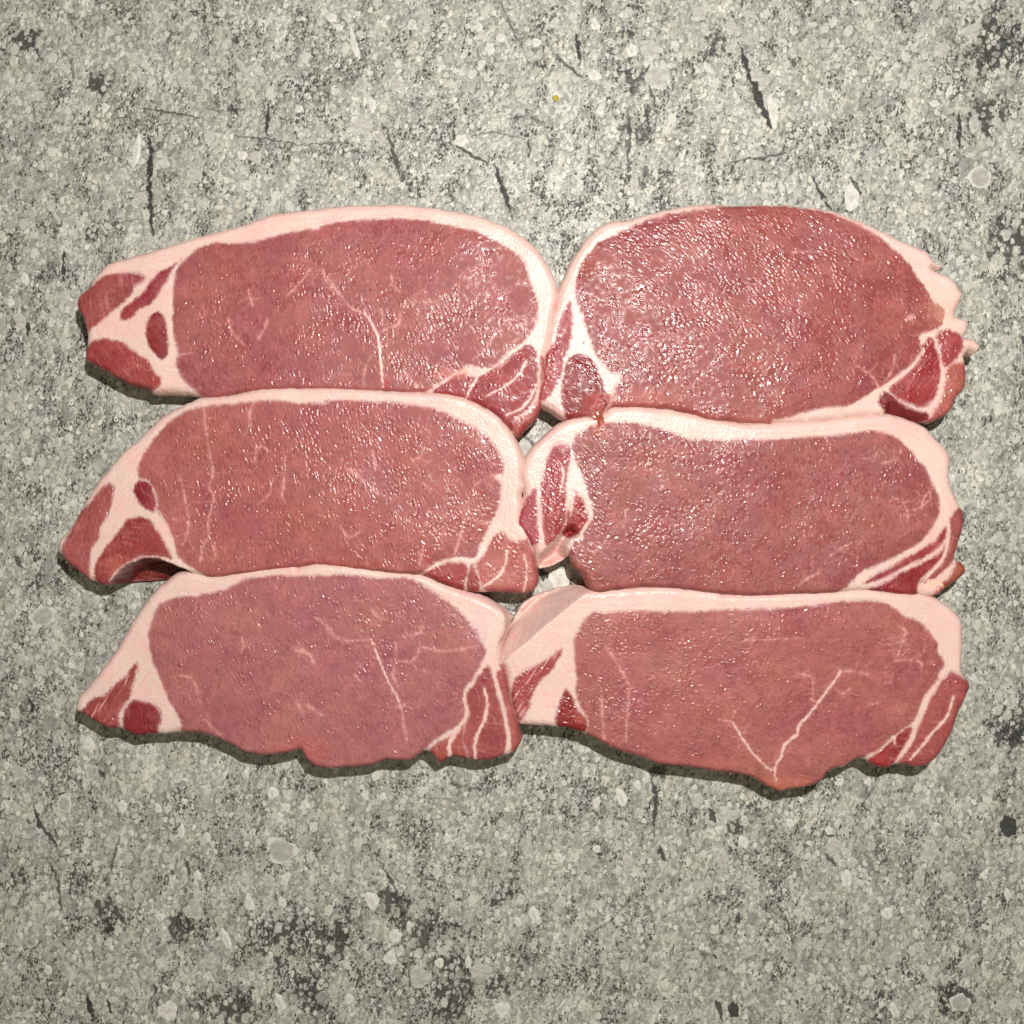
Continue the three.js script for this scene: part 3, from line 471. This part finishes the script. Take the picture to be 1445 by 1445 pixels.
    outline: 'I 130,430 160,360 220,290 300,220 380,180 450,165 500,160 560,150 580,125 680,115 800,125 900,135 1000,155 1100,180 1200,195 1300,210 J 0,187 150,205 300,200 450,195 560,185 700,165 800,158 870,162 960,190 1040,230 1085,280 1135,330 1160,390 1155,470 1168,540 1192,595 1212,632 1228,665 1228,740 1200,830 1188,895 1225,920 1242,955 1210,1000 1150,1040 1100,1085 1040,1092 1000,1085 900,1080 800,1066 700,1060 600,1070 500,1076 350,1080 200,1090 I 1300,1092 1250,1086 1100,1076 1000,1060 850,1046 700,1046 600,1062 500,1070 462,1020 432,965 400,945 382,905 374,870 372,880 310,925 235,948 212,940 198,880 165,810 110,740 102,710 118,640 142,580 138,520 128,480',
    muscles: [
      { name: 'loin_eye', color: [145, 79, 76], at: 'I 545,205 480,218 430,250 395,290 385,340 410,410 440,480 465,560 490,640 485,700 450,740 440,790 408,795 380,830 365,880 390,960 420,1000 500,1100 J 0,1120 500,1100 610,1048 652,1008 700,962 800,920 900,870 1000,810 1060,740 1095,660 1090,580 1060,510 1030,440 980,390 950,340 900,300 850,265 770,247 680,252 550,270 400,280 200,290 I 1300,286 1250,286 1100,290 980,285 900,256 820,232 740,210 640,200' },
      { name: 'muscle', color: [146, 56, 60], streak: 0.32, streakAngle: 1.7, at: 'I 330,308 280,330 260,380 245,450 225,540 220,620 225,700 240,780 250,830 300,790 350,720 352,640 355,540 365,440 382,340' },
      { name: 'muscle', color: [152, 62, 70], fray: 1.8, at: 'I 190,533 150,600 112,690 105,740 180,830 216,812 220,730 208,640 206,550' },
      { name: 'muscle', color: [150, 48, 46], fray: 1.8, at: 'I 400,555 382,630 356,655 350,720 330,770 380,790 425,765 450,720 468,690 455,640 435,590' },
      { name: 'muscle', color: [144, 74, 70], at: 'J 1180,645 1240,640 1245,740 1212,830 1160,920 1085,985 1030,1020 1000,1012 1100,930 1135,840 1142,760 1150,690' },
      { name: 'muscle', color: [146, 60, 58], at: 'J 1130,735 1110,752 1060,812 960,872 850,932 740,992 705,1025 800,1002 900,952 1000,902 1090,842 1130,782' },
      { name: 'muscle', color: [136, 46, 46], at: 'J 1126,822 1102,860 1012,914 905,964 812,1014 735,1052 800,1085 900,1100 985,1090 990,1050 1000,1004 1090,922 1120,868' },
      { name: 'muscle', color: [150, 80, 60], at: 'J 1195,890 1260,945 1215,1020 1120,1090 1070,1100 1090,1035 1150,985', label: 'orange brown flap of muscle at the right tip' },
    ],
    seams: [['I 215,545 222,640 225,740 240,830', 20], ['I 395,560 385,630 375,680', 12], ['I 330,420 345,470 325,560', 10], ['J 1140,690 1145,790 1110,900 1020,1010', 13], ['J 990,900 900,955 800,1005', 7]],
    veins: [['I 655,650 655,700 640,740', 6], ['J 380,1030 440,985 480,970', 8], ['J 780,350 760,400', 5], ['J 900,600 930,650 930,700', 9], ['J 930,650 980,640 1040,600 1050,560', 8], ['J 870,590 900,600 920,630', 7], ['J 900,340 880,390 800,410', 5], ['J 540,880 600,840 640,820', 5], ['J 1000,640 1020,580 1060,540', 5], ['I 470,850 500,860 560,800', 6]],
    spots: [{ x: 846, y: 602, rx: 12, ry: 18, k: 0.4, color: [190, 92, 72] }, { x: 774, y: 786, rx: 34, ry: 20, k: 0.35, color: [216, 150, 140] }, { x: 1313, y: 828, rx: 14, ry: 9, k: 0.8, color: [232, 190, 165] }, { x: 806, y: 735, rx: 18, ry: 18, k: 0.5, color: [124, 34, 32] }],
    dips: [{ at: 'I 195,890 250,835 330,745 390,715 425,745 432,790 395,800 372,835 370,920 200,980', deep: 9, soft: 20 }],
  },
  { // bottom left
    gloss: 0.62, label: 'bottom left pork chop, smoothest of all, with a round dark muscle in its left tip', thick: 0.0165, grain: 1.2, wet: -0.12, flecks: 130,
    outline: 'E 98,860 108,810 150,760 200,700 260,620 320,530 370,440 430,350 490,270 560,210 620,172 700,170 780,185 830,185 900,170 1000,150 1100,140 1250,125 F 0,145 100,122 220,128 350,145 480,160 600,175 660,190 740,225 830,260 920,290 990,325 1050,365 1085,410 1065,490 1042,545 1040,620 1062,660 1072,730 1092,830 1112,900 1132,980 1137,1040 1102,1090 1050,1110 980,1130 900,1134 800,1112 740,1138 720,1142 680,1100 640,1085 580,1130 500,1130 440,1130 380,1155 300,1165 180,1175 100,1165 50,1130 20,1085 0,1076 E 1245,1075 1150,1095 1060,1105 960,1085 870,1040 780,1005 700,990 620,990 560,1000 480,1000 400,1005 370,990 320,970 260,965 200,935 140,895 105,880',
    muscles: [
      { name: 'loin_eye', color: [157, 92, 92], at: 'E 640,290 590,305 550,316 525,325 500,380 475,450 468,500 480,570 500,640 540,730 570,810 610,880 635,940 635,985 700,1010 800,1060 960,1130 1250,1120 1300,1160 1445,1240 F 100,1220 500,1180 600,1140 642,1085 660,1060 720,1012 780,972 845,920 855,830 850,762 900,702 940,622 960,572 940,520 910,460 870,420 830,370 780,330 720,290 650,242 600,212 540,197 420,200 300,186 200,177 E 1445,182 1200,186 1080,186 1000,197 930,217 840,262 720,287' },
      { name: 'muscle', color: [144, 63, 60], streak: 0.85, streakAngle: 2.1, fray: 2, at: 'E 410,620 370,680 310,730 250,790 200,800 150,850 120,890 180,950 260,985 312,975 330,880 370,820 395,740 412,670' },
      { name: 'muscle', color: [124, 34, 40], at: 'E 400,820 350,860 340,930 350,1000 400,1020 480,1015 515,985 540,900 520,860 470,830' },
      { name: 'muscle', color: [145, 66, 66], at: 'F 967,642 930,682 892,742 857,790 862,840 872,890 850,960 832,1010 858,1080 890,1150 980,1145 1050,1110 1066,1040 1060,940 1040,850 1010,760 990,680' },
      { name: 'muscle', color: [158, 79, 76], at: 'F 1030,640 1060,660 1095,830 1120,910 1145,990 1150,1040 1090,1110 1082,1020 1060,900 1035,800 1010,705' },
      { name: 'muscle', color: [149, 68, 62], streak: 0.2, streakAngle: 1.5, at: 'F 695,1042 760,1010 800,985 848,930 852,1040 872,1120 860,1140 740,1160 690,1120 668,1080' },
    ],
    seams: [['F 950,755 966,830 952,920 917,990 902,1060 906,1120', 16], ['F 1000,690 1040,820 1062,930 1077,1020 1060,1090', 18], ['F 850,920 795,1000 772,1050 780,1115', 22], ['F 855,770 850,830 872,885', 12], ['F 375,510 410,600 460,720 510,810 535,880', 9]],
    veins: [['F 535,880 545,960 560,1030', 9], ['F 505,850 530,856 552,838', 10], ['F 500,530 500,620 485,690 510,740', 8], ['F 500,620 580,620 610,590 630,550 740,570 850,555 920,540', 8], ['F 100,400 150,440 195,500', 7], ['F 195,500 260,520 370,512', 4], ['F 0,550 60,580 92,640', 7], ['F 50,840 90,870 137,900', 8], ['F 0,830 30,880 30,905', 7], ['F 290,690 340,740', 5], ['F 300,620 330,660', 6], ['F 380,360 400,390 440,410', 6], ['F 580,625 610,660 660,670', 5], ['F 640,430 620,480 540,490', 4], ['E 640,695 690,710 720,770 740,830', 7], ['E 1320,400 1380,450 1430,510', 8], ['E 1210,560 1290,590 1315,640', 7], ['E 950,500 955,540 945,580', 4], ['E 870,1030 800,960 740,900', 4]],
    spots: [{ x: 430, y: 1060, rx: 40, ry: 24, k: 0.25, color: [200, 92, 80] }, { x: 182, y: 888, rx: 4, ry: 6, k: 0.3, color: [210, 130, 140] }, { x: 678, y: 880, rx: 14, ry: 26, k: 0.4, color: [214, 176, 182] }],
    dips: [{ at: 'F 890,262 960,300 1030,350 1057,400 1054,480 1030,545 1200,560 1140,330 960,230', deep: 13, soft: 16, crease: true }],
  },
  { // bottom right
    gloss: 0.62, label: 'bottom right pork chop with a forked white vein and a sloping fatty left shoulder', thick: 0.0165, grain: 0.6, wet: 0.06, flecks: 110,
    outline: 'K 55,545 62,485 100,410 140,330 180,270 240,235 330,205 420,180 480,180 540,186 700,178 880,170 1000,180 1200,195 L 0,208 250,203 400,200 520,195 650,185 750,182 850,195 950,205 1040,210 1110,240 1180,290 1220,340 1227,420 1224,540 1218,605 1252,655 1250,700 1200,810 1180,880 1130,990 1080,1060 1030,1090 980,1092 900,1080 840,1097 780,1090 730,1060 690,1052 620,1092 540,1112 500,1160 430,1195 330,1210 300,1222 240,1202 190,1170 130,1140 0,1117 K 1260,1135 1150,1115 1000,1090 880,1080 780,1045 640,1005 560,960 500,930 420,900 330,890 260,885 190,880 150,870 130,800 110,740 92,660 85,600',
    muscles: [
      { name: 'loin_eye', color: [156, 88, 84], at: 'K 590,306 530,298 480,340 440,410 430,470 435,560 445,640 440,700 460,780 500,850 495,885 500,960 640,1040 1000,1130 L 0,1170 300,1260 520,1190 562,1105 622,1085 690,1050 730,1030 800,990 880,920 950,870 990,830 1010,740 1040,700 1080,650 1100,600 1125,560 1085,500 1090,460 1030,380 960,330 910,320 870,280 800,250 720,240 600,247 480,262 350,277 200,282 K 1200,287 1050,297 900,297 780,292 650,297' },
      { name: 'muscle', color: [150, 62, 64], streak: 0.85, streakAngle: 2.1, fray: 1.9, at: 'K 372,488 300,530 240,570 170,600 130,640 108,720 105,800 150,850 180,845 200,800 220,740 240,680 300,620 350,550' },
      { name: 'muscle', color: [128, 36, 30], at: 'K 390,693 355,760 335,840 350,890 380,920 440,930 505,900 490,830 450,800 430,740' },
      { name: 'muscle', color: [149, 72, 70], at: 'L 1150,598 1190,618 1240,640 1275,690 1220,820 1165,950 1100,1070 1030,1110 940,1105 880,1072 930,1010 960,950 1000,860 1030,780 1060,720 1110,640' },
      { name: 'muscle', color: [142, 55, 53], at: 'L 940,875 870,940 800,1002 735,1050 770,1110 840,1120 880,1045 930,970 960,900' },
    ],
    seams: [['L 1165,720 1130,830 1060,910 1010,980 950,1050', 15], ['L 1010,760 975,860 960,950 875,1065', 14], ['L 870,930 870,970', 12], ['L 595,600 570,640 480,760 440,810 385,870 370,920 310,970 290,1030 260,1090 265,1160', 15], ['L 40,855 100,950 150,1020 210,1080 260,1110', 11]],
    veins: [['L 725,615 660,600 595,600', 9], ['L 455,750 455,690 445,630 375,610', 7], ['L 470,755 440,740', 8], ['L 40,855 55,800', 8], ['K 590,475 640,540 690,630 710,680 705,780 700,850 695,960', 8], ['K 570,690 575,800 585,950', 7], ['K 710,740 760,750 810,770', 4], ['K 1160,845 1200,850 1230,856', 7], ['L 890,370 920,400 880,520', 7], ['L 930,400 900,470 870,545', 5], ['L 800,465 850,460 890,450', 5], ['L 980,545 1000,560 1000,592', 7], ['L 870,545 940,540 990,548', 4], ['L 740,770 790,760', 6], ['L 560,680 600,715 640,690', 4], ['L 820,660 845,655 840,630', 4], ['L 1020,440 1010,500 960,530', 4], ['L 130,860 100,910', 4], ['L 100,440 200,440 400,430', 3], ['K 530,370 540,395', 4]],
    spots: [{ x: 805, y: 1005, rx: 10, ry: 10, k: 0.4, color: [150, 44, 34] }, { x: 816, y: 1014, rx: 11, ry: 5, k: 0.4, color: [190, 104, 84] }, { x: 1105, y: 1105, rx: 40, ry: 12, k: 0.35, color: [196, 110, 80] }, { x: 950, y: 1075, rx: 120, ry: 9, k: 0.22, color: [195, 115, 95] }, { x: 1240, y: 1072, rx: 16, ry: 12, k: 0.4, color: [165, 40, 34] }],  // long orange spots along the bottom paint in light shining through the rim
    dips: [{ at: 'K 90,545 110,520 200,450 270,385 350,320 410,270 460,230 500,205 560,186 540,120 200,150 0,400 20,600', deep: 14, soft: 30, crease: true }],
  },
];
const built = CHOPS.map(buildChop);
{ // a wet shred of meat that hangs from the top right chop onto the one below
  const g = new THREE.IcosahedronGeometry(1, 5), p = g.attributes.position, K = S * (H - 0.017) / H, at = built[1].position;
  for (let i = 0; i < p.count; i++) {
    const x = p.getX(i), y = p.getY(i), z = p.getZ(i), q = 1 + 0.45 * perlin(x * 1.6 + 3, z * 1.9 + y, 911) + 0.25 * perlin(x * 4 + 3, z * 4.5 - y * 3, 912);
    p.setXYZ(i, (x * 9 * q + 3.5 * Math.sin(z * 2.4)) * K, y * q * 0.0015, z * 19 * q * K);
  }
  g.computeVertexNormals();
  const m = new THREE.Mesh(g, new THREE.MeshPhysicalMaterial({ color: new THREE.Color().setRGB(160 / 255, 78 / 255, 62 / 255, THREE.SRGBColorSpace), roughness: 0.2, ior: 1.4 }));
  m.name = 'meat_shred'; m.userData.label = 'wet orange red shred of meat'; m.castShadow = m.receiveShadow = true;
  m.position.set((845 - 722.5) * K - at.x, 0.0158, (588 - 722.5) * K - at.z); built[1].add(m);
}

// ------------------------------------------------------------------ a crumb
{
  const g = new THREE.IcosahedronGeometry(1, 2), p = g.attributes.position;
  for (let i = 0; i < p.count; i++) { const x = p.getX(i), y = p.getY(i), z = p.getZ(i), q = 1 + 0.55 * perlin(x * 1.7 + 5, z * 1.7 + y * 1.3, 901); p.setXYZ(i, x * q, y * q * 0.5, z * q); }
  g.computeVertexNormals();
  const m = new THREE.Mesh(g, new THREE.MeshStandardMaterial({ color: new THREE.Color(0.45, 0.33, 0.03), roughness: 0.5 }));
  m.name = 'crumb'; m.scale.setScalar(4.2 * S); m.position.set((784 - 722.5) * S, 0.0005, (139 - 722.5) * S);
  m.userData = { label: 'tiny yellow crumb lying on the bare stone above the chops', category: 'crumb' };
  m.castShadow = m.receiveShadow = true; scene.add(m);
}
renderer.render(scene, camera);
